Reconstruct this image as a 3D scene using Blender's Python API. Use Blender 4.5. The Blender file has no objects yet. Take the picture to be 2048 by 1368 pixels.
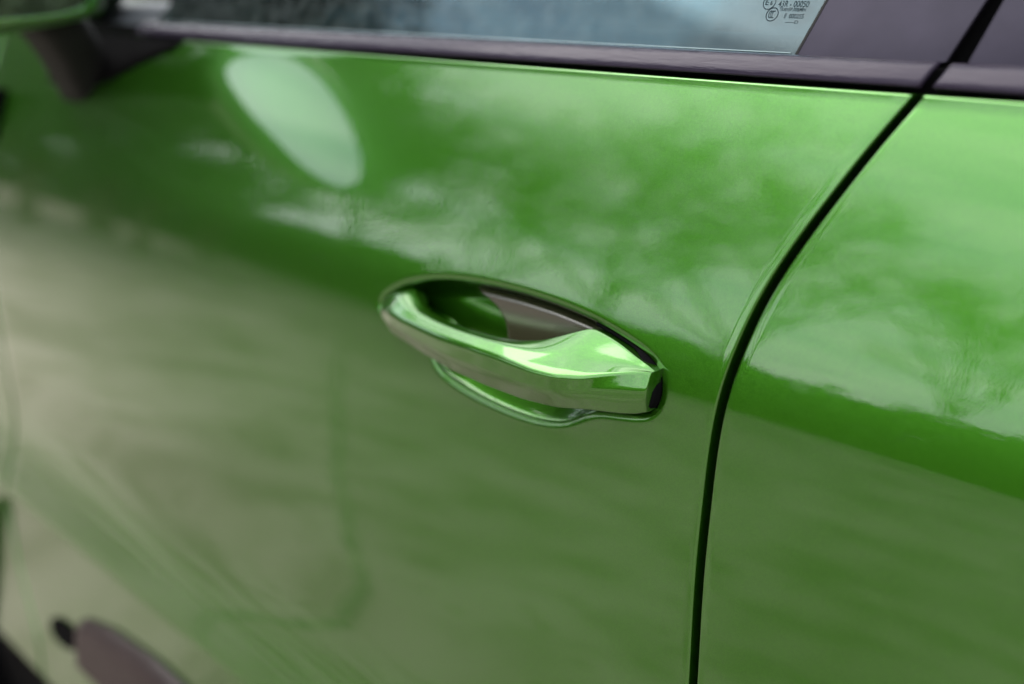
import bpy, math, random
import numpy as np
from mathutils import Vector, Matrix
R = math.radians
random.seed(4); rng = np.random.default_rng(4)
S = bpy.context.scene
COL = S.collection

# ------------------------------------------------------------------ camera
# metres; the car points to -x, its near side faces -y, z is up
cd = bpy.data.cameras.new('camera'); cam = bpy.data.objects.new('camera', cd); COL.objects.link(cam)
S.camera = cam
yaw, pitch, roll = R(47.3), R(17.7), R(2.0)
F = Vector((-math.cos(yaw)*math.cos(pitch), math.sin(yaw)*math.cos(pitch), -math.sin(pitch)))
Rt = F.cross(Vector((0, 0, 1))).normalized(); Up = Rt.cross(F)
R2 = Rt*math.cos(roll) + Up*math.sin(roll); U2 = Up*math.cos(roll) - Rt*math.sin(roll)
cam.matrix_world = Matrix(((R2.x, U2.x, -F.x, .425), (R2.y, U2.y, -F.y, -.475), (R2.z, U2.z, -F.z, 1.09), (0, 0, 0, 1)))
cd.sensor_width = 36; cd.lens = 2000/2048*36
cd.clip_start = .02; cd.clip_end = 2000
cd.dof.use_dof = True; cd.dof.focus_distance = .602; cd.dof.aperture_fstop = 2.0
cd.dof.aperture_blades = 9

# ------------------------------------------------------------------ light
S.view_settings.view_transform = 'Standard'; S.view_settings.look = 'None'
S.view_settings.exposure = 1.75; S.view_settings.gamma = 1
S.cycles.max_bounces = 10; S.cycles.use_denoising = True
SUN_EL, SUN_AZ = R(62), R(236)
w = bpy.data.worlds.new('World'); S.world = w; w.use_nodes = True
nt = w.node_tree; N = nt.nodes; L = nt.links
bg = N['Background']; bg.inputs['Strength'].default_value = .12
sky = N.new('ShaderNodeTexSky'); sky.sky_type = 'NISHITA'; sky.sun_disc = False
sky.sun_elevation = SUN_EL; sky.sun_rotation = SUN_AZ; sky.air_density = 1.0; sky.dust_density = 2.0
tc = N.new('ShaderNodeTexCoord')
mp = N.new('ShaderNodeMapping'); mp.inputs['Scale'].default_value = (1, 1, 5.5)
cl = N.new('ShaderNodeTexNoise'); cl.inputs['Scale'].default_value = 3.2; cl.inputs['Detail'].default_value = 10
cl.inputs['Distortion'].default_value = .4
rp = N.new('ShaderNodeValToRGB'); rp.color_ramp.elements[0].position = .30; rp.color_ramp.elements[1].position = .62
rp.color_ramp.elements[0].color = (.45, .45, .45, 1); rp.color_ramp.elements[1].color = (1, 1, 1, 1)
mx = N.new('ShaderNodeMixRGB'); mx.inputs[2].default_value = (11.3, 11.5, 11.4, 1)
L.new(tc.outputs['Generated'], mp.inputs[0]); L.new(mp.outputs[0], cl.inputs['Vector']); L.new(cl.outputs['Fac'], rp.inputs[0])
L.new(rp.outputs[0], mx.inputs[0]); L.new(sky.outputs[0], mx.inputs[1]); L.new(mx.outputs[0], bg.inputs[0])
sd = bpy.data.lights.new('sun', 'SUN'); sd.energy = 1.0; sd.angle = R(45); sd.color = (1, .96, .9)
so = bpy.data.objects.new('sun', sd); COL.objects.link(so)
so.rotation_euler = (R(90)-SUN_EL, 0, R(180)-SUN_AZ)      # sky rotation is measured clockwise from +y

# ------------------------------------------------------------------ helpers
def mat(name): 
    m = bpy.data.materials.new(name); m.use_nodes = True
    return m, m.node_tree.nodes, m.node_tree.links, m.node_tree.nodes['Principled BSDF']
def noise(N, L, scale, detail=3, vec=None, sc3=None, coord='Object'):
    t = N.new('ShaderNodeTexCoord'); n = N.new('ShaderNodeTexNoise'); n.inputs['Scale'].default_value = scale; n.inputs['Detail'].default_value = detail
    if sc3:
        m = N.new('ShaderNodeMapping'); m.inputs['Scale'].default_value = sc3
        L.new(t.outputs[coord], m.inputs[0]); L.new(m.outputs[0], n.inputs['Vector'])
    else: L.new(t.outputs[coord], n.inputs['Vector'])
    return n
def ramp(N, L, src, p0, c0, p1, c1):
    r = N.new('ShaderNodeValToRGB'); e = r.color_ramp.elements
    e[0].position, e[1].position = p0, p1; e[0].color = (*c0, 1); e[1].color = (*c1, 1)
    L.new(src, r.inputs[0]); return r
def bump(N, L, src, strength, dist):
    b = N.new('ShaderNodeBump'); b.inputs['Strength'].default_value = strength; b.inputs['Distance'].default_value = dist
    L.new(src, b.inputs['Height']); return b

def simple(name, col, rough=.5, metal=0, coat=0, nscale=40, var=.15, bmp=0, bsc=200, spec=.5):
    m, N, L, P = mat(name)
    n = noise(N, L, nscale, 5)
    r = ramp(N, L, n.outputs['Fac'], .3, tuple(c*(1-var) for c in col), .7, tuple(min(1, c*(1+var)) for c in col))
    L.new(r.outputs[0], P.inputs['Base Color'])
    P.inputs['Roughness'].default_value = rough; P.inputs['Metallic'].default_value = metal; P.inputs['Coat Weight'].default_value = coat
    P.inputs['Specular IOR Level'].default_value = spec
    if bmp:
        n2 = noise(N, L, bsc, 4); b = bump(N, L, n2.outputs['Fac'], bmp, .001); L.new(b.outputs[0], P.inputs['Normal'])
    return m

# ---- green metallic paint: flake base under a mirror-smooth clear coat
def paint():
    m, N, L, P = mat('green_metallic_paint')
    t = N.new('ShaderNodeTexCoord')
    v = N.new('ShaderNodeTexVoronoi'); v.inputs['Scale'].default_value = 1900
    L.new(t.outputs['Object'], v.inputs['Vector'])
    r = N.new('ShaderNodeValToRGB'); e = r.color_ramp.elements
    e[0].color = (.018, .092, .002, 1); e[1].color = (.026, .116, .004, 1)
    sp = N.new('ShaderNodeSeparateColor'); L.new(v.outputs['Color'], sp.inputs[0]); L.new(sp.outputs[0], r.inputs[0])
    L.new(r.outputs[0], P.inputs['Base Color'])
    P.inputs['Metallic'].default_value = .85; P.inputs['Roughness'].default_value = .29
    P.inputs['Specular IOR Level'].default_value = .3
    P.inputs['Coat Weight'].default_value = 1; P.inputs['Coat Roughness'].default_value = .012; P.inputs['Coat IOR'].default_value = 1.5
    # flakes lean every way a little
    sub = N.new('ShaderNodeVectorMath'); sub.operation = 'SUBTRACT'; sub.inputs[1].default_value = (.5, .5, .5)
    mul = N.new('ShaderNodeVectorMath'); mul.operation = 'SCALE'; mul.inputs['Scale'].default_value = .055
    geo = N.new('ShaderNodeNewGeometry'); add = N.new('ShaderNodeVectorMath'); add.operation = 'ADD'
    nz = N.new('ShaderNodeVectorMath'); nz.operation = 'NORMALIZE'
    L.new(v.outputs['Color'], sub.inputs[0]); L.new(sub.outputs[0], mul.inputs[0]); L.new(mul.outputs[0], add.inputs[0])
    L.new(geo.outputs['Normal'], add.inputs[1]); L.new(add.outputs[0], nz.inputs[0]); L.new(nz.outputs[0], P.inputs['Normal'])
    op = noise(N, L, 170, 2); b = bump(N, L, op.outputs['Fac'], .045, .0004); L.new(b.outputs[0], P.inputs['Coat Normal'])
    return m
PAINT = paint()
def glossblack():
    m, N, L, P = mat('gloss_black_trim')
    P.inputs['Base Color'].default_value = (.012, .009, .016, 1); P.inputs['Roughness'].default_value = .10; P.inputs['Specular IOR Level'].default_value = .11; P.inputs['Specular Tint'].default_value = (.68, .64, .78, 1)
    P.inputs['Coat Weight'].default_value = .06; P.inputs['Coat Roughness'].default_value = .05
    n = noise(N, L, 9, 6, sc3=(1, 6, 9)); r = ramp(N, L, n.outputs['Fac'], .35, (.03,)*3, .7, (.10,)*3)
    L.new(r.outputs[0], P.inputs['Roughness'])
    n2 = noise(N, L, 60, 6, sc3=(1, 4, 6)); b = bump(N, L, n2.outputs['Fac'], .55, .0008); L.new(b.outputs[0], P.inputs['Normal'])
    return m
GLOSS = glossblack()
PILLAR = simple('pillar_panel_black', (.014, .012, .018), .12, nscale=25, var=.3, bmp=.03, bsc=30, spec=.11)
PILLAR.node_tree.nodes['Principled BSDF'].inputs['Specular Tint'].default_value = (.60, .60, .78, 1)
RUBBER = simple('black_rubber', (.005, .005, .005), .7, bmp=.2, spec=.16)
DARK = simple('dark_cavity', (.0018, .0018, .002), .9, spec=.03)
BLADE = simple('satin_black_plastic', (.016, .011, .011), .40, bmp=.3, bsc=900, spec=.15)
TYRE = simple('tyre_rubber', (.012, .012, .012), .8, bmp=.3)
ALLOY = simple('wheel_alloy', (.25, .25, .26), .3, metal=.9)
DOORCARD = simple('pale_door_card', (.50, .56, .55), .6, bmp=.3, bsc=700)
SEAT = simple('grey_leather', (.055, .06, .07), .5, bmp=.3)
SEATL = simple('pale_leather', (.30, .33, .34), .5, bmp=.3)
INK = simple('glass_etching', (.010, .016, .02), .9, spec=.1)

def glass():
    m, N, L, P = mat('tinted_window_glass')
    N.remove(P); out = N['Material Output']
    tr = N.new('ShaderNodeBsdfTransparent'); tr.inputs[0].default_value = (.14, .23, .25, 1)
    gl = N.new('ShaderNodeBsdfGlossy'); gl.inputs['Roughness'].default_value = .02; gl.inputs[0].default_value = (.74, .92, 1, 1)
    fr = N.new('ShaderNodeFresnel'); fr.inputs[0].default_value = 1.52
    ml = N.new('ShaderNodeMath'); ml.operation = 'MULTIPLY'; ml.inputs[1].default_value = .62
    mx = N.new('ShaderNodeMixShader'); L.new(fr.outputs[0], ml.inputs[0]); L.new(ml.outputs[0], mx.inputs[0])
    L.new(tr.outputs[0], mx.inputs[1]); L.new(gl.outputs[0], mx.inputs[2])
    # a thin film of dust
    df = N.new('ShaderNodeBsdfDiffuse'); df.inputs[0].default_value = (.42, .50, .50, 1)
    n = noise(N, L, 70, 8); r = ramp(N, L, n.outputs['Fac'], .35, (.006,)*3, .8, (.05,)*3)
    m2 = N.new('ShaderNodeMixShader'); L.new(r.outputs[0], m2.inputs[0]); L.new(mx.outputs[0], m2.inputs[1]); L.new(df.outputs[0], m2.inputs[2])
    L.new(m2.outputs[0], out.inputs[0]); return m
GLASS = glass()
def mirror():
    m, N, L, P = mat('mirror_silver')
    P.inputs['Base Color'].default_value = (.78, .84, .88, 1); P.inputs['Metallic'].default_value = 1; P.inputs['Roughness'].default_value = .02
    return m
MIRROR = mirror()

def link(name, me, m, parent=None):
    o = bpy.data.objects.new(name, me); COL.objects.link(o)
    if m: me.materials.append(m)
    if parent: o.parent = parent
    return o
def mesh(name, V, Fc, m, parent=None, smooth=True):
    me = bpy.data.meshes.new(name); me.from_pydata([tuple(map(float, v)) for v in V], [], [tuple(f) for f in Fc]); me.update()
    if smooth: me.polygons.foreach_set('use_smooth', [True]*len(me.polygons))
    return link(name, me, m, parent)
def gridmesh(name, G, m, parent=None, smooth=True, flip=False):
    """G: (nu, nv, 3) array"""
    nu, nv = G.shape[:2]
    i = np.arange(nu-1)[:, None]; j = np.arange(nv-1)[None, :]
    a = i*nv+j; q = np.stack([a, a+nv, a+nv+1, a+1], -1).reshape(-1, 4)
    if flip: q = q[:, ::-1]
    me = bpy.data.meshes.new(name); V = G.reshape(-1, 3)
    me.vertices.add(len(V)); me.vertices.foreach_set('co', V.astype(np.float32).ravel())
    me.loops.add(q.size); me.loops.foreach_set('vertex_index', q.astype(np.int32).ravel())
    me.polygons.add(len(q)); me.polygons.foreach_set('loop_start', np.arange(0, q.size, 4, dtype=np.int32))
    me.update(calc_edges=True); me.validate()
    if smooth: me.polygons.foreach_set('use_smooth', [True]*len(me.polygons))
    return link(name, me, m, parent)
def box(name, a, b, m, parent=None, bev=0.0):
    (x0, y0, z0), (x1, y1, z1) = a, b
    V = [(x, y, z) for x in (x0, x1) for y in (y0, y1) for z in (z0, z1)]
    Fc = [(0, 1, 3, 2), (4, 6, 7, 5), (0, 4, 5, 1), (2, 3, 7, 6), (0, 2, 6, 4), (1, 5, 7, 3)]
    o = mesh(name, V, Fc, m, parent, smooth=False)
    if bev:
        import bmesh
        bm = bmesh.new(); bm.from_mesh(o.data); bmesh.ops.bevel(bm, geom=bm.edges[:], offset=bev, segments=4, affect='EDGES', profile=.5)
        bm.to_mesh(o.data); bm.free(); o.data.polygons.foreach_set('use_smooth', [True]*len(o.data.polygons))
    return o
def tube(name, pts, rad, m, parent=None, n=12, closed=False):
    pts = [Vector(p) for p in pts]; V = []; Fc = []; k = len(pts)
    rad = rad if hasattr(rad, '__len__') else [rad]*k
    for i, p in enumerate(pts):
        a = pts[(i-1) % k] if (closed or i) else p; b = pts[(i+1) % k] if (closed or i < k-1) else p
        t = (b-a).normalized(); s = t.cross(Vector((.13, .27, .95))).normalized(); u = s.cross(t)
        for j in range(n):
            an = 2*math.pi*j/n; V.append(p + (s*math.cos(an)+u*math.sin(an))*rad[i])
    for i in range(k if closed else k-1):
        for j in range(n):
            a = i*n+j; b = i*n+(j+1) % n; c = ((i+1) % k)*n+(j+1) % n; d = ((i+1) % k)*n+j
            Fc.append((a, b, c, d))
    if not closed: Fc += [tuple(range(n))[::-1], tuple((k-1)*n+j for j in range(n))]
    return mesh(name, V, Fc, m, parent)
def smoothstep(x): x = np.clip(x, 0, 1); return x*x*(3-2*x)

# ------------------------------------------------------------------ body side surface
TAB = [(0, 6), (.25, 6), (.40, 5), (.470, 3), (.4765, 5), (.4805, 20), (.505, 21), (.530, 16), (.560, 7), (.60, 0), (.64, -1), (.70, 2.0), (.80, 6.0), (.881, 8.9), (.925, 15.3), (1.0, 20.5), (1.07, 24.5), (1.2, 29)]
ZS = np.linspace(0, 1.2, 2401)
TS = np.interp(ZS, [a for a, b in TAB], [b for a, b in TAB])
TS = np.convolve(np.pad(TS, 10, mode='edge'), np.hanning(21)/np.hanning(21).sum(), 'valid')
YS = np.cumsum(np.tan(np.radians(TS)))*(ZS[1]-ZS[0]); YS -= np.interp(.88, ZS, YS)
def Y(z): return np.interp(z, ZS, YS)
TOP = 1.0615
SEAM = np.array([(.2, .19), (.5, .175), (.722, .160), (.785, .1545), (.835, .1515), (.859, .150), (.888, .150), (.923, .155), (.952, .162), (.978, .172), (1.01, .187), (1.041, .202), (1.061, .214), (1.079, .2215), (1.11, .2305), (1.5, .36)])
FSEAM = np.array([(.2, -.76), (.30, -.785), (.342, -.816), (.395, -.852), (.46, -.877), (.53, -.883), (.60, -.890), (.7, -.905), (.9, -.950), (1.1, -.985)])
def smooth_curve(tab):
    zz = np.linspace(.2, 1.2, 1001); xx = np.interp(zz, tab[:, 0], tab[:, 1]); k = np.hanning(61); k /= k.sum()
    xx = np.convolve(np.pad(xx, 30, mode='reflect', reflect_type='odd'), k, 'valid'); return zz, xx
SZ, SX = smooth_curve(SEAM); FZ, FX = smooth_curve(FSEAM)
def sx(z): return np.interp(z, SZ, SX)
def fx(z): return np.interp(z, FZ, FX)

REC = np.array([(-.1525, .880), (-.148, .888), (-.134, .8975), (-.118, .904), (-.099, .9095), (-.075, .9135), (-.050, .9157), (-.022, .9168), (.005, .9163), (.030, .9145), (.055, .9112), (.074, .9070), (.090, .9025), (.101, .8975), (.1072, .8905), (.1092, .882), (.1087, .874), (.1045, .868), (.097, .8645), (.083, .8615), (.068, .859), (.057, .854), (.046, .8465), (.034, .8415), (.018, .8385), (-.005, .8375), (-.030, .8385), (-.050, .8405), (-.068, .844), (-.080, .8485), (-.087, .8545), (-.091, .864), (-.104, .869), (-.122, .8715), (-.138, .8735), (-.149, .8765)])
def polydist(px, pz, poly):
    d = np.full(px.shape, 1e9); ins = np.zeros(px.shape, bool); n = len(poly)
    for i in range(n):
        ax, az = poly[i]; bx, bz = poly[(i+1) % n]
        ex, ez = bx-ax, bz-az; t = np.clip(((px-ax)*ex+(pz-az)*ez)/(ex*ex+ez*ez), 0, 1)
        d = np.minimum(d, np.hypot(px-ax-t*ex, pz-az-t*ez))
        c = ((az > pz) != (bz > pz)) & (px < (bx-ax)*(pz-az)/(bz-az+1e-12)+ax); ins ^= c
    return np.where(ins, d, -d)
def chaikin(P, k=2):
    for _ in range(k): Q = np.roll(P, -1, 0); P = np.stack([.75*P+.25*Q, .25*P+.75*Q], 1).reshape(-1, P.shape[1])
    return P
RECS = chaikin(REC, 2)
def recess(x, z):
    out = np.zeros(x.shape); msk = (x > -.16) & (x < .12) & (z > .83) & (z < .925)
    d = polydist(x[msk], z[msk], RECS)
    lip = .0011*smoothstep((d+.0045)/.0045)*(d < 0) + .0011*(d >= 0)          # rolled lip
    bowlw = smoothstep((.058-x[msk])/.022)
    zm = z[msk]; D = .026; W = .017-.010*smoothstep((-.055-x[msk])/.03)*(zm < .884)
    bowl = D*np.sin(np.clip(d/W, 0, 1)*math.pi/2)**1.05
    pock = .009*smoothstep(d/.0034)
    dep = lip + np.where(d > 0, bowl*bowlw + pock*(1-bowlw), 0)
    out[msk] = dep; return out

def lines(segs):
    out = []
    for a, b, h in segs:
        n = max(1, int(round((b-a)/h))); out += list(np.linspace(a, b, n, endpoint=False))
    out.append(segs[-1][1]); return np.array(out)
RND = .0020
def edge_pts(r=RND, deep=.016):
    # offsets for a rounded edge: (along outward, into car)
    a = np.radians([15, 30, 45, 60, 75, 90]); o = list(zip(r*np.sin(a), r*(1-np.cos(a)))) + [(r, r+.004), (r, deep)]
    return o
def panel(name, xs, zs, xl, xr, zt, zb, parent, rec=False, left=True, right=True, top=True, bot=False, deep=.016, cut=None, r=RND):
    """body-side panel: xs nominal lines in [0,1] stretched between xl(z) and xr(z) outside [-.3,.125]"""
    zz = list(zs); ez = [0]*len(zz); dz = [0]*len(zz)
    if top:
        for o, i in edge_pts(r, deep): zz.append(zt-r); dz.append(o); ez.append(i)
    if bot:
        for o, i in edge_pts(r, deep): zz.insert(0, zb+r); dz.insert(0, -o); ez.insert(0, i)
    zz, ez, dz = map(np.array, (zz, ez, dz))
    X = xs(zz)                                   # (nx, nz)
    X0 = X.copy(); E = np.zeros_like(X); 
    cols = [X]; ecols = [E]
    if right:
        for o, i in edge_pts(r, deep): cols.append(X[-1:]+o); ecols.append(np.full_like(X[-1:], i))
    if left:
        for o, i in edge_pts(r, deep): cols.insert(0, X[:1]-o); ecols.insert(0, np.full_like(X[:1], i))
    X = np.concatenate(cols, 0); E = np.concatenate(ecols, 0)
    Z = np.broadcast_to(zz+dz, X.shape)
    Yy = Y(zz)[None, :] + E + ez[None, :]
    if rec:
        D = recess(X, Z); k = np.hanning(7); k /= k.sum()
        i0, i1 = 20, D.shape[0]-12; sub = D[i0:i1]
        sub = np.apply_along_axis(lambda r_: np.convolve(r_, k, 'same'), 0, sub); sub = np.apply_along_axis(lambda r_: np.convolve(r_, k, 'same'), 1, sub)
        D = D.copy(); D[i0:i1] = sub; Yy = Yy + D
    G = np.stack([X, Yy, Z], -1)
    return gridmesh(name, G, PAINT, parent)

car = bpy.data.objects.new('parked_car', None); COL.objects.link(car)
car['label'] = 'bright metallic green car seen close at its front door handle'; car['category'] = 'car'

GAP = .0054
BOT = .25
zlines = lines([(BOT, .46, .012), (.46, .56, .003), (.56, .80, .01), (.80, .832, .004), (.832, .922, .0008), (.922, TOP-RND, .004)])
xin = lines([(-.30, -.17, .006), (-.17, -.156, .002), (-.156, .1175, .0009)])
def fd_x(z):
    l = fx(z)+GAP/2+RND; r = sx(z)-GAP/2-RND
    tl = np.linspace(0, 1, 30)[:-1][:, None]; tr = np.linspace(0, 1, 9)[1:][:, None]
    return np.concatenate([l+(-.30-l)*tl, np.broadcast_to(xin[:, None], (len(xin), len(z))), .1175+(r-.1175)*tr], 0)
fdoor = panel('front_door', fd_x, zlines, None, None, TOP, BOT, car, rec=True)
zl2 = lines([(BOT, .46, .012), (.46, .56, .004), (.56, .86, .008), (.86, .95, .004), (.95, TOP-RND, .006)])
def rd_x(z):
    l = sx(z)+GAP/2+RND; t = np.linspace(0, 1, 60)[:, None]**1.3; return l+(1.10-l)*t
rdoor = panel('rear_door', rd_x, zl2, None, None, TOP, BOT, car)
# front fender with the wheel arch cut by its own rear line
def ar(z):   # rear edge of the arch
    zz = np.clip(z-.34, -.3, .44); return -1.36+np.sqrt(np.maximum(.435**2-zz**2, 0))
def fn_x(z):
    r = fx(z)-GAP/2-RND; l = np.where(z < .76, ar(z), -1.36); t = np.linspace(0, 1, 30)[:, None]; return l+(r-l)*t
fender = panel('front_fender', fn_x, zl2, None, None, TOP, BOT, car)
def fn2_x(z):
    l = np.full_like(z, -2.0); r = np.where(z < .76, -1.36-np.sqrt(np.maximum(.435**2-np.clip(z-.34, -.3, .44)**2, 0)), -1.36); t = np.linspace(0, 1, 20)[:, None]; return l+(r-l)*t
panel('fender_nose', fn2_x, zl2, None, None, TOP, BOT, car, left=False, right=False)

# dark backing in the shut lines, and the body behind
def strip(name, xc, zz, half, yoff, m, parent):
    G = np.stack([np.stack([xc+s*half, Y(zz)+yoff, zz], -1) for s in (-1, 1)], 0); return gridmesh(name, G, m, parent, flip=False)
zz = np.linspace(.22, 1.075, 120)
strip('shut_line_seal', sx(zz), zz, .03, .0155, DARK, car)
strip('shut_line_seal', fx(zz), zz, .03, .0155, DARK, car)

# ------------------------------------------------------------------ sill, under-body, wheel
o = box('sill_underside', (-2.0, .00, .20), (1.2, 1.60, .245), DARK, car)
box('inner_arch', (-1.9, .30, .24), (-.93, .34, .9), DARK, car)
box('arch_dark_board', (-.985, -.085, .03), (-.975, .28, .42), DARK, car)  # added black board; keeps lit ground from showing behind the tyre
box('bulkhead', (-.93, .01, .24), (-.91, 1.6, .99), DARK, car)
# black side blade let into the bottom of the door
bx = np.linspace(-.665, .135, 80); top = np.interp(bx, [-.665, -.647, -.58, -.48, -.43, -.3, .135], [.345, .392, .4085, .419, .418, .414, .405]); bot = np.interp(bx, [-.665, -.645, -.55, .135], [.332, .3285, .328, .330])
rows = []
for k, (f, p) in enumerate([(-.02, -.002), (0, .004), (.03, .010), (.09, .0135), (.3, .0145), (.6, .015), (.88, .014), (.96, .010), (1.0, .004), (1.02, -.002)]):
    z = bot+(top-bot)*f; pin = smoothstep((bx+.666)/.02); rows.append(np.stack([bx, Y(z)-p*pin, z], -1))
gridmesh('side_blade', np.stack(rows, 1), BLADE, fdoor)
# dark notch in front of the blade
nx = np.linspace(-.746, -.662, 24); zc = np.interp(nx, [-.746, -.662], [.338, .352]); hw = .019*np.sqrt(np.clip(1-((nx+.704)/.043)**2, .02, 1))
gridmesh('blade_notch', np.stack([np.stack([nx, Y(zc+hw*f)-.0015, zc+hw*f], -1) for f in np.linspace(-1, 1, 9)], 1), DARK, fdoor)
skx = np.linspace(-.96, 1.1, 40)
gridmesh('sill_shade_sheet', np.stack([np.stack([skx, np.full(40, float(Y(.25))+d), np.full(40, z)], -1) for d, z in ((.004, .262), (.001, .247), (.003, .22), (.02, .12), (.03, .04))], 1), DARK, car)  # added black sheet standing in for the shade under the sill
# front wheel
def wheel(cx, parent):
    ty = bpy.data.objects.new('front_wheel', None); COL.objects.link(ty); ty.parent = parent; ty.location = (cx, .12, .36)
    prof = [(.24, .10), (.30, .12), (.345, .115), (.362, .09), (.366, .03), (.366, -.03), (.362, -.09), (.345, -.115), (.30, -.12), (.24, -.10)]
    n = 64; G = np.array([[(r*math.cos(2*math.pi*i/n), y, r*math.sin(2*math.pi*i/n)) for r, y in prof] for i in range(n+1)])
    gridmesh('tyre', G, TYRE, ty)
    V = []; Fc = []
    for i in range(10):
        a = 2*math.pi*i/10; c, s = math.cos(a), math.sin(a)
        for r, wd in ((.03, .03), (.245, .018)):
            for sg in (-1, 1):
                for y in (-.09, -.06): V.append((r*c-sg*wd*s, y, r*s+sg*wd*c))
        b = i*8; Fc += [(b, b+2, b+6, b+4), (b, b+4, b+5, b+1), (b+2, b+3, b+7, b+6), (b+1, b+5, b+7, b+3)]
    mesh('rim', V, Fc, ALLOY, ty, smooth=False)
wheel(-1.28, car)

# ------------------------------------------------------------------ belt trims, pillar panels, glass
def seg_trim(name, xa, xb, parent, m=GLOSS):
    """xa, xb functions of z; section runs from the door top up to the glass"""
    sec = [(TOP+.0012, .0100), (TOP+.0030, .0022), (TOP+.0034, -.0004), (TOP+.0044, -.0012), (TOP+.0080, -.0006), (TOP+.0120, .0006), (TOP+.0152, .0020), (TOP+.0162, .0036), (TOP+.0164, .0080)]
    n = 60; G = []
    for z, dy in sec:
        x0, x1 = xa(z), xb(z); xs_ = x0+(x1-x0)*np.linspace(0, 1, n)
        ins = np.zeros(n); ins[0] = ins[-1] = .006; ins[1] = ins[-2] = .0004
        xs_ = xs_.copy(); xs_[1] = x0+.0001; xs_[2] = x0+.0016; xs_[-2] = x1-.0001; xs_[-3] = x1-.0016
        G.append(np.stack([xs_, Y(TOP)+(z-TOP)*.50+dy+ins, np.full(n, z)], -1))
    return gridmesh(name, np.array(G), m, parent, flip=True)
tx = lambda z: np.interp(z, [1.06, 1.079], [.2135, .2205])
seg_trim('belt_trim', lambda z: -.63, lambda z: float(tx(z))-.0035, fdoor)
seg_trim('belt_trim', lambda z: float(tx(z))+.0035, lambda z: 1.10, rdoor)
# black gap behind the lower edge of the trims
gz = np.array([1.050, 1.085]); 
G = np.array([[(x, float(Y(TOP))+.014, z) for z in (1.045, 1.074)] for x in (-.9, 1.1)]); gridmesh('waist_channel', G, DARK, car)
# seal lip lying in the gap
GY = lambda z: .0805+(z-1.077)*.466
def gpatch(name, xa, xb, z0, z1, off, m, parent, th=.004):
    V = []
    for y in (0, th):
        for x, z in ((xa(z0), z0), (xb(z0), z0), (xb(z1), z1), (xa(z1), z1)): V.append((x, GY(z)+off+y, z))
    Fc = [(0, 1, 2, 3), (7, 6, 5, 4), (0, 4, 5, 1), (1, 5, 6, 2), (2, 6, 7, 3), (3, 7, 4, 0)]
    return mesh(name, V, Fc, m, parent, smooth=False)
pa = lambda z: .1310+(z-1.079)*.255; pb = lambda z: .2170+(z-1.079)*.32
pc = lambda z: .2285+(z-1.079)*.24; pd = lambda z: .34+(z-1.079)*.3
wl = lambda z: -.62+(z-1.08)*.9
gpatch('window_glass', wl, lambda z: pa(z)-.0009, 1.066, 1.50, 0, GLASS, fdoor, th=.0035)
win = [o for o in fdoor.children if o.name == 'window_glass'][0]
gpatch('pillar_panel', pa, pb, 1.0778, 1.50, -.0012, PILLAR, fdoor)
gpatch('pillar_panel', pc, pd, 1.0778, 1.50, -.0012, PILLAR, rdoor)
gpatch('window_glass', lambda z: pd(z)+.001, lambda z: 1.0-(z-1.08)*.4, 1.066, 1.50, 0, GLASS, rdoor, th=.0035)
gpatch('pillar_gap', lambda z: pb(z)-.02, lambda z: pc(z)+.02, 1.066, 1.50, .012, DARK, car)
gpatch('pillar_seal', lambda z: pa(z)-.0012, lambda z: pa(z)+.0004, 1.0775, 1.50, -.0016, RUBBER, fdoor, th=.002)
#gpatch('pillar_foot_seal', lambda z: pa(1.08)-.0005, lambda z: pb(1.08), 1.0778, 1.0806, -.0002, RUBBER, fdoor, th=.002)
# ground edge of the pane catching light just above the trim
tube('glass_wiper_lip', [(-.60, GY(1.0785)-.0006, 1.0785), (.126, GY(1.0785)-.0006, 1.0785)], .00035, simple('pale_glass_edge', (.22, .28, .29), .3), fdoor, n=6)
# roof, far side and cabin
def slab(name, pts, z0, z1, m, parent):
    n = len(pts); V = [(x, y, z0) for x, y in pts]+[(x, y, z1) for x, y in pts]
    Fc = [tuple(range(n))[::-1], tuple(range(n, 2*n))]+[(i, (i+1) % n, n+(i+1) % n, n+i) for i in range(n)]
    return mesh(name, V, Fc, m, parent, smooth=False)
box('roof', (-.20, .27, 1.50), (1.3, 1.50, 1.56), PAINT, car, bev=.02)
tube('screen_pillar', [(-.90, .09, 1.05), (-.55, .15, 1.30), (-.18, .29, 1.52)], .035, PAINT, car)
tube('screen_pillar', [(-.90, 1.66, 1.05), (-.55, 1.60, 1.30), (-.18, 1.48, 1.52)], .035, PAINT, car)
box('bonnet', (-2.0, .10, .93), (-.92, 1.66, 1.02), PAINT, car, bev=.03)
box('far_side', (-2.0, 1.66, .25), (1.1, 1.75, 1.03), PAINT, car, bev=.02)
box('cabin_floor', (-.9, .10, .26), (1.1, 1.64, .30), SEAT, car)

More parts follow.
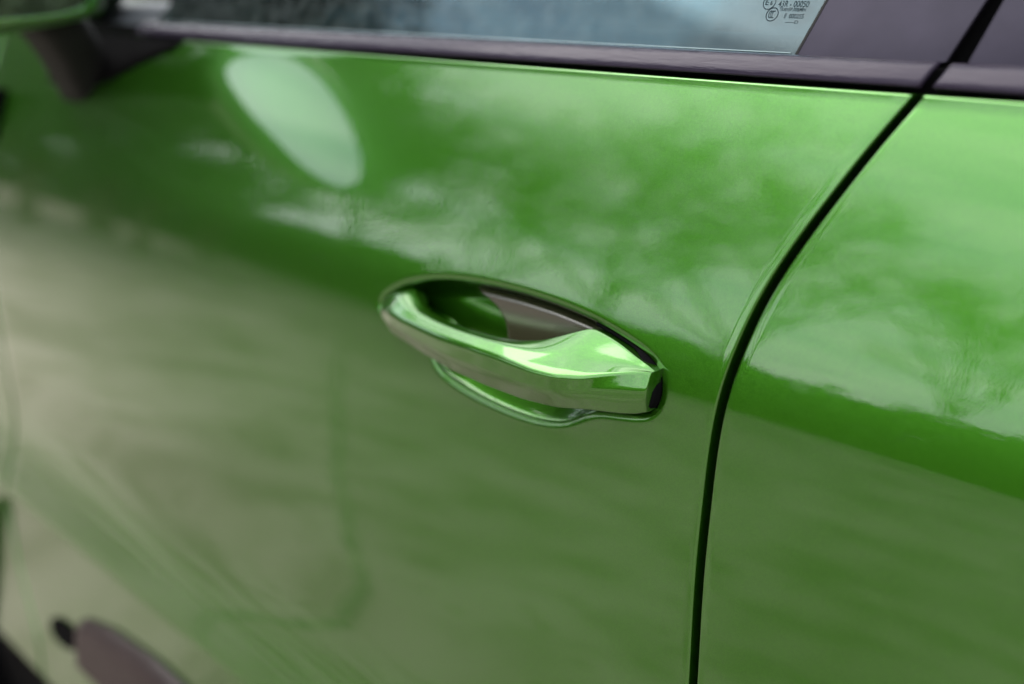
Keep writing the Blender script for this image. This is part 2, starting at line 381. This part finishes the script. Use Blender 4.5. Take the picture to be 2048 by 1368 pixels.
# ---- inner door card seen through the pane
def card():
    xs_ = np.linspace(-.375, .119, 60); rows = []
    for y, z in [(.0905, 1.050), (.0915, 1.066), (.094, 1.077), (.0985, 1.0855), (.105, 1.0885), (.125, 1.0890), (.150, 1.085), (.16, 1.05), (.16, .6)]:
        e = .010*smoothstep((xs_-.095)/.03) if z > 1.08 else 0
        rows.append(np.stack([xs_, np.full(60, y), np.full(60, z)], -1))
    return gridmesh('door_card', np.stack(rows, 1), DOORCARD, fdoor)
card()
box('release_pull', (.098, .0900, 1.0815), (.114, .1000, 1.0850), DOORCARD, fdoor, bev=.0015)
box('dashboard', (-.92, .12, .80), (-.56, 1.6, 1.10), SEAT, car, bev=.03)
box('sail_panel', (-.62, .096, 1.04), (-.38, .125, 1.13), DARK, fdoor, bev=.004)
def seat(x, y):
    st = bpy.data.objects.new('front_seat', None); COL.objects.link(st); st.parent = car
    box('seat_cushion', (x-.25, y-.25, .55), (x+.22, y+.25, .72), SEAT, st, bev=.05)
    b = box('backrest', (x+.16, y-.25, .70), (x+.30, y+.25, 1.20), SEATL, st, bev=.05)
    box('headrest', (x+.24, y-.13, 1.22), (x+.34, y+.13, 1.40), SEAT, st, bev=.04)
seat(-.05, .46); seat(-.05, 1.28)
# steering wheel
swl = tube('steering_wheel', [(-.378-.125*math.sin(a), .475+.175*math.cos(a), 1.095+.125*math.sin(a)) for a in np.linspace(0, 2*math.pi, 48, endpoint=False)], .015, DARK, car, closed=True)
tube('seat_belt', [(.12, .20, 1.40), (.02, .22, 1.18), (-.06, .30, 1.02), (-.1, .42, .8)], .016, RUBBER, car, n=8)

# ---- etching on the pane
def gp(u, v):            # point on the outer face of the pane for etching position
    x = .096+(u-1500)*.000331+v*.00003; z = 1.1078-v*.000277-(u-1500)*.0000; return x, z
def text(body, u0, u1, v, h):
    c = bpy.data.curves.new('marking', 'FONT'); c.body = body; c.size = 1; c.offset = .005; c.align_x = 'LEFT'; c.align_y = 'CENTER'
    o = bpy.data.objects.new('tmp', c); COL.objects.link(o)
    dg = bpy.context.evaluated_depsgraph_get(); me = bpy.data.meshes.new_from_object(o.evaluated_get(dg))
    bpy.data.objects.remove(o)
    co = np.array([v_.co[:] for v_ in me.vertices]); x0, x1 = co[:, 0].min(), co[:, 0].max(); y0, y1 = co[:, 1].min(), co[:, 1].max()
    xa, z = gp(u0, v); xb, _ = gp(u1, v); hh = h
    for v_, c_ in zip(me.vertices, co):
        X = xa+(c_[0]-x0)/(x1-x0)*(xb-xa); zz_ = z+((c_[1]-y0)/(y1-y0)-.5)*hh
        v_.co = (X, GY(zz_)-.00015, zz_)
    me.materials.clear(); return link('marking', me, INK, win)
def ring(u, v, r, w=.00026):
    x, z = gp(u, v); n = 40; G = []
    for rr in (r-w, r+w): G.append([(x+rr*math.cos(a), GY(z+rr*math.sin(a))-.00015, z+rr*math.sin(a)) for a in np.linspace(0, 2*math.pi, n+1)])
    return gridmesh('marking', np.array(G), INK, win, smooth=False)
text('43R - 00050', 1534, 1594, 6, .0036)
text('TRANSP.70%MIN', 1538, 1590, 17.5, .0021)
text('E  000255', 1551, 1589, 31, .0026)
text('-----D', 1556, 1581, 43, .0019)
text('E', 1507.5, 1514, 3, .0034); text('6', 1517, 1521.5, 4, .0026); ring(1515, 3.5, .0040)
ring(1526, 28.5, .0038)
for k in range(3):
    x, z = gp(1522.6+k*3.6, 28.5)
    G = [[(x+rr*math.cos(a)*.62, GY(z+rr*math.sin(a))-.00015, z+rr*math.sin(a)) for a in np.radians(np.linspace(75, 285, 16))] for rr in (.00165, .00225)]
    gridmesh('marking', np.array(G), INK, win, smooth=False)

# ------------------------------------------------------------------ door handle
Tc = np.array([(-.1500, .006, .8840), (-.146, .008, .8885), (-.136, .010, .8945), (-.1226, .009, .8985), (-.1068, -.001, .8940), (-.0924, -.007, .8910), (-.0696, -.012, .8899), (-.0373, -.017, .8904), (-.0112, -.019, .892), (.0121, -.019, .8949), (.0273, -.015, .8981), (.0406, -.006, .9038), (.0517, .004, .9087), (.0660, .0025, .9066), (.0796, .0005, .9041), (.0942, -.002, .9005), (.108, -.0040, .8974), (.1115, -.0045, .896)])
Rc = np.array([(-.1500, -.001, .8790), (-.144, -.007, .8810), (-.135, -.0125, .8835), (-.121, -.019, .8850), (-.1049, -.023, .8840), (-.0572, -.031, .884), (-.0178, -.036, .8861), (.0159, -.039, .8871), (.039, -.040, .8874), (.058, -.038, .8887), (.0738, -.0305, .8899), (.0873, -.0225, .8926), (.1000, -.0150, .8948), (.1115, -.0082, .8958)])
Lc = np.array([(-.1500, .003, .8745), (-.1451, -.003, .8725), (-.136, -.0085, .8695), (-.1227, -.0135, .8665), (-.0782, -.022, .8636), (-.0419, -.028, .8615), (-.0062, -.031, .8612), (.0258, -.032, .8614), (.0526, -.030, .863), (.0755, -.0235, .8661), (.0956, -.0148, .8663), (.1043, -.0110, .8670), (.1085, -.0088, .8678), (.1115, -.0074, .8695)])
def handle():
    xs_ = np.unique(np.concatenate([np.linspace(-.150, -.135, 12), np.linspace(-.135, .10, 90), np.linspace(.10, .1112, 10)]))
    def c(P, x):
        k = np.hanning(9); k /= k.sum(); fine = np.linspace(P[0, 0], P[-1, 0], 400)
        out = []
        for a in (1, 2):
            y = np.interp(fine, P[:, 0], P[:, a]); y = np.convolve(np.pad(y, 12, mode='reflect', reflect_type='odd'), np.hanning(25)/np.hanning(25).sum(), 'valid'); out.append(np.interp(x, fine, y))
        return out
    T, Q, B = c(Tc, xs_), c(Rc, xs_), c(Lc, xs_)
    xm = xs_-.0045*smoothstep((xs_-.06)/.05)      # the end stops short of the pocket rim
    secs = []
    for i, x in enumerate(xs_):
        xo = xm[i]
        t = np.array([T[0][i], T[1][i]]); q = np.array([Q[0][i], Q[1][i]]); b = np.array([B[0][i], B[1][i]])
        right = float(smoothstep((x-.0)/.07)); endw = float(max(smoothstep((x-.035)/.02), smoothstep((-.100-x)/.03)))
        back = (t[0]+.0085)*(1-endw)+.020*endw
        n1 = np.array([-(t-q)[1], (t-q)[0]]); n1 = n1/(np.linalg.norm(n1)+1e-9)*np.sign(-n1[0]+1e-9)
        if n1[0] > 0: n1 = -n1
        bu = (.0040*(1-right) - .0008*right)*min(1, np.linalg.norm(t-q)/.01)
        r2 = float(smoothstep((x-.055)/.045)); a = .60*(1-r2)+.22*r2
        m1 = (t+q)/2+n1*bu; m2 = (q+b)/2+np.array([-.0024, 0])*(1+.5*right+.7*r2)
        lo = b+np.array([.004, .0008]); 
        pts = [t+np.array([.0018, -.0008]), t, t+(m1-t)*.22, m1, q+(m1-q)*a, q, q+(m2-q)*a, m2, b+(m2-b)*.25, b, lo, np.array([back, b[1]+.005]), np.array([back, t[1]-.004])]
        pts = np.array(pts); 
        P = chaikin(pts, 3); secs.append(np.column_stack([np.full(len(P), xo), P]))
    G = np.array(secs)
    # curve the rear end face slightly
    ex = smoothstep((G[..., 0]-.085)/.026); G[..., 0] += ex*(-((G[..., 2]-.886)**2)*6)*(G[..., 2] < .886)
    # tuck the rear end round into the pocket
    G = np.concatenate([G, G[-1:]*1], 0); G = np.concatenate([G[:, :, :], G[:, :1, :]], 1)
    cen = G[-2].mean(0)
    last = G[-2].copy(); last[:, 0] += .0006; last[:, 1] += .0008; G[-1] = last
    l2 = last.copy(); l2[:, 0] += .0001; l2[:, 1] += .012; l2[:, 1:] = l2[:, 1:]; G = np.concatenate([G, l2[None]], 0)
    f0 = G[0].copy(); c0 = f0.mean(0); f0 = c0+(f0-c0)*.4; f0[:, 0] -= .001; f0[:, 1] += .002
    G = np.concatenate([f0[None], G], 0)
    o = gridmesh('door_handle', G, PAINT, fdoor, flip=True)
    return o
hnd = handle()
def reflection_plate():  # added brown plate stands in for mirrored ground; left edge traces handle's reflection
    m, N, L, P = mat('cup_reflection_gloss'); P.inputs['Base Color'].default_value = (.020, .019, .010, 1); P.inputs['Roughness'].default_value = .22; P.inputs['Coat Weight'].default_value = .8; P.inputs['Coat Roughness'].default_value = .16
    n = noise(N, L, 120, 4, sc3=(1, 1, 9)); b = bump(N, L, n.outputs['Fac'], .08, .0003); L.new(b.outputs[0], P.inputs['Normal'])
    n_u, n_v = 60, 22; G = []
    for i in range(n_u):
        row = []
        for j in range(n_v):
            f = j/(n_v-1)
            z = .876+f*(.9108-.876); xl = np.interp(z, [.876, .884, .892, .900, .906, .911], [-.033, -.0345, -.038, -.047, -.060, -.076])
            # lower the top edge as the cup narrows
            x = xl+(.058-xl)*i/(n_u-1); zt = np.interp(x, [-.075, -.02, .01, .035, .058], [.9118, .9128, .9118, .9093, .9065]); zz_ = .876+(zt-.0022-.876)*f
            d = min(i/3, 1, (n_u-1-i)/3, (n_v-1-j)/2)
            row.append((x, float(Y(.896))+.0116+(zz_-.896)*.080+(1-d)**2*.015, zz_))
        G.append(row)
    gridmesh('cup_reflection_plate', np.array(G), m, hnd, flip=False)
reflection_plate()
# rubber bedding round the rear end of the handle
def gasket():
    P = RECS; c = P.mean(0); n = len(P); nrm = np.roll(P, -1, 0)-np.roll(P, 1, 0); nrm = np.stack([nrm[:, 1], -nrm[:, 0]], 1); nrm /= np.linalg.norm(nrm, axis=1)[:, None]
    if ((P-c)*nrm).sum() > 0: nrm = -nrm        # inward
    sel = [i for i in range(n) if P[i, 0] > (.050 if P[i, 1] > .885 else .070)]
    # order along the contour without wrap
    idx = sorted(sel)
    rows = []
    for ins, dy, lift in ((.0001, .0055, 0), (.0003, .0030, .2), (.0008, .0022, .7), (.0015, .0018, 1), (.0022, .0018, 1), (.0029, .0022, .9), (.0050, .0060, 0)):
        row = []
        for i in idx:
            amp = (.0082*smoothstep((P[i, 0]-.082)/.020) if P[i, 1] > .885 else .0082*smoothstep((P[i, 0]-.070)/.03))*lift
            row.append((P[i, 0]+nrm[i, 0]*ins, float(Y(P[i, 1]))+dy-float(amp), P[i, 1]+nrm[i, 1]*ins))
        rows.append(row)
    gridmesh('handle_gasket', np.array(rows), DARK, hnd)
gasket()

# ------------------------------------------------------------------ door mirror
def superoval(P, k=3): return chaikin(np.array(P, float), k)
mo = superoval([(-.004, 1.100), (-.012, 1.124), (-.038, 1.158), (-.080, 1.188), (-.140, 1.202), (-.220, 1.190), (-.295, 1.156), (-.334, 1.115), (-.326, 1.083), (-.280, 1.064), (-.205, 1.058), (-.100, 1.070), (-.040, 1.079), (-.010, 1.086)])
mirr = bpy.data.objects.new('door_mirror', None); COL.objects.link(mirr); mirr.parent = fdoor
MX = -.60
def mir():
    c = mo.mean(0); rows = []
    for sc, dx in ((.90, .004), (.945, -.001), (1.0, -.002), (1.045, -.004), (1.085, -.010), (1.105, -.022), (1.10, -.045), (1.03, -.080), (.86, -.105), (.55, -.122), (.2, -.130), (.01, -.131)):
        q = c+(mo-c)*1.0; off = (mo-c); ln = np.linalg.norm(off, axis=1)[:, None]
        grow = (sc-1)*.13 if sc > .9 else None
        if grow is not None: q = mo+off/ln*grow
        else: q = c+(mo-c)*sc
        q = np.concatenate([q, q[:1]]); rows.append(np.column_stack([np.full(len(q), MX+dx)+(q[:, 0]+.13)*.24, q[:, 0], q[:, 1]]))
    gridmesh('mirror_housing', np.array(rows[1:]), PAINT, mirr)
    # black inner lip and the glass
    r2 = []
    for ins, dx in ((-.004, -.001), (.001, -.006), (.004, -.012), (.02, -.014)):
        off = mo-c; ln = np.linalg.norm(off, axis=1)[:, None]; q = mo-off/ln*ins; q = np.concatenate([q, q[:1]]); r2.append(np.column_stack([MX+dx+(q[:, 0]+.13)*.24, q[:, 0], q[:, 1]]))
    gridmesh('mirror_lip', np.array(r2), RUBBER, mirr)
    q = mo-(mo-c)/np.linalg.norm(mo-c, axis=1)[:, None]*.004; V = [(MX-.008+(a+.13)*.24+(b-1.13)*.03, a, b) for a, b in q]
    mesh('mirror_glass', V, [tuple(range(len(V)))], MIRROR, mirr, smooth=False)
mir()
# mirror foot: black stalk from the door skin up to the housing
def foot():
    rows = []
    # (y, z, x front, x rear): a wide wedge standing on the door skin
    for y, z, x0, x1 in [(.068, .990, -.775, -.695), (.052, 1.000, -.772, -.692), (.034, 1.022, -.752, -.672), (.012, 1.046, -.725, -.640), (-.012, 1.068, -.700, -.612), (-.04, 1.085, -.68, -.600)]:
        hx = (x1-x0)/2; cx = (x0+x1)/2; n = 36
        rows.append([(cx+hx*abs(math.cos(a))**.5*math.copysign(1, math.cos(a)), y+.022*abs(math.sin(a))**.7*math.copysign(1, math.sin(a)), z+.012*math.sin(a)) for a in np.linspace(0, 2*math.pi, n+1)])
    gridmesh('mirror_foot', np.array(rows), RUBBER, mirr)
foot()
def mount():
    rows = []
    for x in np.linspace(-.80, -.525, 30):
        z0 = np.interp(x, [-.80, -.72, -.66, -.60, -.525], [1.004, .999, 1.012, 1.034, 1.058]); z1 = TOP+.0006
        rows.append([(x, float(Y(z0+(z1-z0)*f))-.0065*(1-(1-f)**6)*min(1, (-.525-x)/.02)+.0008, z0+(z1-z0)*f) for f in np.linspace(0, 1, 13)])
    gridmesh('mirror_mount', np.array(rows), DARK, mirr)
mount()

# ------------------------------------------------------------------ ground
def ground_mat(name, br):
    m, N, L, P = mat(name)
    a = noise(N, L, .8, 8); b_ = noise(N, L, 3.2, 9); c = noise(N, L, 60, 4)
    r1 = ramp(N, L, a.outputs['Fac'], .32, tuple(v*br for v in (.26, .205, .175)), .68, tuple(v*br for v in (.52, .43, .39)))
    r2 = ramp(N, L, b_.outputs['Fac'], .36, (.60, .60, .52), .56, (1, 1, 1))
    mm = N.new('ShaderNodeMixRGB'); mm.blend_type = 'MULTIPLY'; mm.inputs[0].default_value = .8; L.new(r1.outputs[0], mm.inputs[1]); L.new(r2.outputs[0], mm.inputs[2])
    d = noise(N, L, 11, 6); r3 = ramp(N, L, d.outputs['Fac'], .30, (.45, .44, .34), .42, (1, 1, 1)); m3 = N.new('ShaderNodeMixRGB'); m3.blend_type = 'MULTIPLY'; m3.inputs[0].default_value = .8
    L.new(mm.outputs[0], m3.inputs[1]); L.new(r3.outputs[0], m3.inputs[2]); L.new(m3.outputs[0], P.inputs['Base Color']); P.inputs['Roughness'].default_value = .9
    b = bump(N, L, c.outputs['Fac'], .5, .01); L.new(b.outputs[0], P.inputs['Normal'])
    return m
GM = ground_mat('darker_concrete', .66); GS = ground_mat('pale_concrete', .72)  # open ground a little darker than the slab
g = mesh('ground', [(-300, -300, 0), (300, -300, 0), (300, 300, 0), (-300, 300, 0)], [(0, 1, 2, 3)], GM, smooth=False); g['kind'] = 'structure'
def strip2(name, pts, wd, z, m):
    V = []; Fc = []
    for i, (x, y) in enumerate(pts):
        a = np.array(pts[max(0, i-1)]); b = np.array(pts[min(len(pts)-1, i+1)]); t = (b-a)/np.linalg.norm(b-a); n = np.array([-t[1], t[0]])
        for s_ in (-1, 1): V.append((x+n[0]*s_*wd*random.uniform(.7, 1.2), y+n[1]*s_*wd*random.uniform(.7, 1.2), z))
    for i in range(len(pts)-1): Fc.append((2*i, 2*i+2, 2*i+3, 2*i+1))
    o = mesh(name, V, Fc, m, smooth=False); o['kind'] = 'structure'; return o
TAR = simple('tarred_joint', (.12, .12, .08), .85, nscale=8, var=.6)
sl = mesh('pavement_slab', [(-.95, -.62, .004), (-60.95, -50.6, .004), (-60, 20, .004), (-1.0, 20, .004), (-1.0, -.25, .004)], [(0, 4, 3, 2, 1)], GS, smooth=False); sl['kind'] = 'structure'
strip2('ground_joint', [(-.93+(-4.2+.93)*t_, -.60+(-3.34+.60)*t_+random.uniform(-.01, .01)) for t_ in np.linspace(0, 1, 30)], .016, .008, TAR)
strip2('ground_joint', [(-.93, -.60), (-.91, -.50), (-.90, -.38), (-.94, -.28), (-1.06, -.25), (-1.3, -.20)], .018, .012, TAR)

# ------------------------------------------------------------------ trees and hedge mirrored in the paint
LEAF = [simple('leaf_dark', (.028, .05, .016), .6, nscale=3, var=.5), simple('leaf_mid', (.05, .085, .025), .6, nscale=3, var=.5), simple('leaf_pale', (.17, .24, .07), .6, nscale=3, var=.4)]
BARK = simple('bark', (.07, .055, .04), .9, bmp=.5, bsc=30)
def leafcloud(cs, n, size, spread):
    """n small leaf quads round the clump centres cs"""
    cs = np.asarray(cs); c = cs[rng.integers(0, len(cs), n)]; p = c+rng.normal(size=(n, 3))*spread
    a = rng.normal(size=(n, 3)); a /= np.linalg.norm(a, axis=1)[:, None]; b = np.cross(a, rng.normal(size=(n, 3))); b /= np.linalg.norm(b, axis=1)[:, None]
    s = size*rng.uniform(.6, 1.4, (n, 1)); V = np.stack([p-a*s, p+b*s*.6, p+a*s, p-b*s*.6], 1)
    return V
def crown(name, V, m, parent):
    n = len(V); me = bpy.data.meshes.new(name); me.vertices.add(n*4); me.vertices.foreach_set('co', V.reshape(-1).astype(np.float32))
    me.loops.add(n*4); me.loops.foreach_set('vertex_index', np.arange(n*4, dtype=np.int32)); me.polygons.add(n); me.polygons.foreach_set('loop_start', np.arange(0, n*4, 4, dtype=np.int32))
    me.update(calc_edges=True); return link(name, me, m, parent)
def make_tree(h, dens, k):
    t = bpy.data.objects.new('broadleaf_tree', None); COL.objects.link(t)
    V = []; Fc = []; tips = []
    def limb(p, d, r, l, lvl):
        r = r*(.4 if k == 2 else 1) if lvl == 0 else r
        n = 6; q = p+d*l; s = d.cross(Vector((.3, .5, .1))).normalized(); u = d.cross(s); b = len(V)
        for pt, rr in ((p, r), (q, r*.62)):
            for j in range(n): an = j/n*2*math.pi; V.append(pt+(s*math.cos(an)+u*math.sin(an))*rr)
        for j in range(n): Fc.append((b+j, b+(j+1) % n, b+n+(j+1) % n, b+n+j))
        if lvl >= 2: tips.append(tuple(q)); tips.append(tuple((p+q)/2))
        if lvl < (6 if k == 2 else 5):
            for _ in range(3 if lvl else 5):
                nd = (d*.8+Vector((random.uniform(-1, 1), random.uniform(-1, 1), random.uniform(-.25, .8)))*.75).normalized()
                st = p+d*l*random.uniform(.6, 1) if lvl else p+d*l*random.uniform(.7, 1)
                limb(st, nd, r*.58, l*random.uniform(.62, .8), lvl+1)
    limb(Vector((0, 0, 0)), Vector((0, 0, 1)), h*.022, h*.30, 0)
    mesh("trunk", V, Fc, BARK, t)
    if k == 2: tips = [q for q in tips if random.random() < .05]
    crown('crown', leafcloud(tips, int(dens), .085 if k < 2 else .036, .34 if k < 2 else .17), LEAF[k], t)
    return t
protos = [make_tree(9, 14000, 0), make_tree(11, 9000, 1), make_tree(10, 2400, 2)]
used = set()
sides = {0: 'dense dark', 1: 'tall mid green', 2: 'thin sparse'}
# polar placing round the car: azimuth from straight ahead (-x) towards the near side (-y)
spots = [(3, 10, 0, .55, 'dense dark tree whose reflection is smallest, farthest left in the door'), (8, 11, 0, 1.0, 'tallest dense dark tree mirrored left of the mirror stalk'),
         (12, 10.5, 0, .6, 'low dense dark tree mirrored under the door mirror'), (17, 16, 2, .8, 'thin tree mirrored between two dark ones below the door mirror'),
         (21, 10, 0, .58, 'low dense dark tree mirrored below the pale oval in the door'), (25, 12, 0, 1.0, 'tall dense dark tree mirrored round the pale oval in the door'),
         (15, 10, 0, .42, 'lowest dense dark tree mirrored between the stalk and the pale oval'), (27, 9.5, 0, .40, 'small dense dark tree mirrored to the lower right of the pale oval'), (19, 14, 0, 1.2, 'biggest dense dark tree mirrored behind the pale oval'),
         (31, 13, 1, .72, 'mid green bushy tree mirrored just left of the door handle'), (38, 15, 2, 1.15, 'thin tree mirrored in the door right above the left end of the handle'),
         (47, 18, 2, 1.1, 'thin tree mirrored in the middle of the upper door'), (54, 15, 2, 1.25, 'tall thin tree mirrored in the upper door just left of the shut line'), (62, 13, 2, 1.15, 'tall thin tree whose reflection crosses the shut line'),
         (74, 20, 2, 1.2, 'far thin tree mirrored in the rear door above the green band'), (90, 24, 2, 1.2, 'farthest thin tree, mirrored at the right edge of the rear door')]
for i, (az, d, k, sc, lab) in enumerate(spots):
    src = protos[k]
    if k in used:
        t = src.copy(); COL.objects.link(t)
        for ch in src.children: c = ch.copy(); COL.objects.link(c); c.parent = t
    else: t = src; used.add(k)
    t.location = (-d*math.cos(R(az)), -d*math.sin(R(az)), 0); t.rotation_euler = (0, 0, i*1.3); t.scale = (sc, sc, sc*random.uniform(.9, 1.1))
    t['label'] = lab; t['category'] = 'tree'; t['group'] = 'trees across the yard mirrored in the paint'
# continuous hedge
def hedge():
    V = []; 
    for az in np.linspace(-25, 335, 1700):
        fw = min(max((42-az)/22, 0), 1) if az < 90 else 0; d = 13+1.2*math.sin(az*.11)+9*fw; hgt = 2.15+.75*fw+.2*math.sin(az*.35)+.12*math.sin(az*1.3)
        c = [(-d*math.cos(R(az))+rng.normal()*.3, -d*math.sin(R(az))+rng.normal()*.3, z) for z in np.arange(.15, hgt, .3)]
        V.append(leafcloud(c, 60+int(50*fw), .14, .16+.05*fw))
    o = crown('hedge', np.concatenate(V), LEAF[0], None); o['label'] = 'dark clipped hedge closing the yard mirrored in the paint'; o['category'] = 'hedge'
    o['kind'] = 'stuff'
hedge()
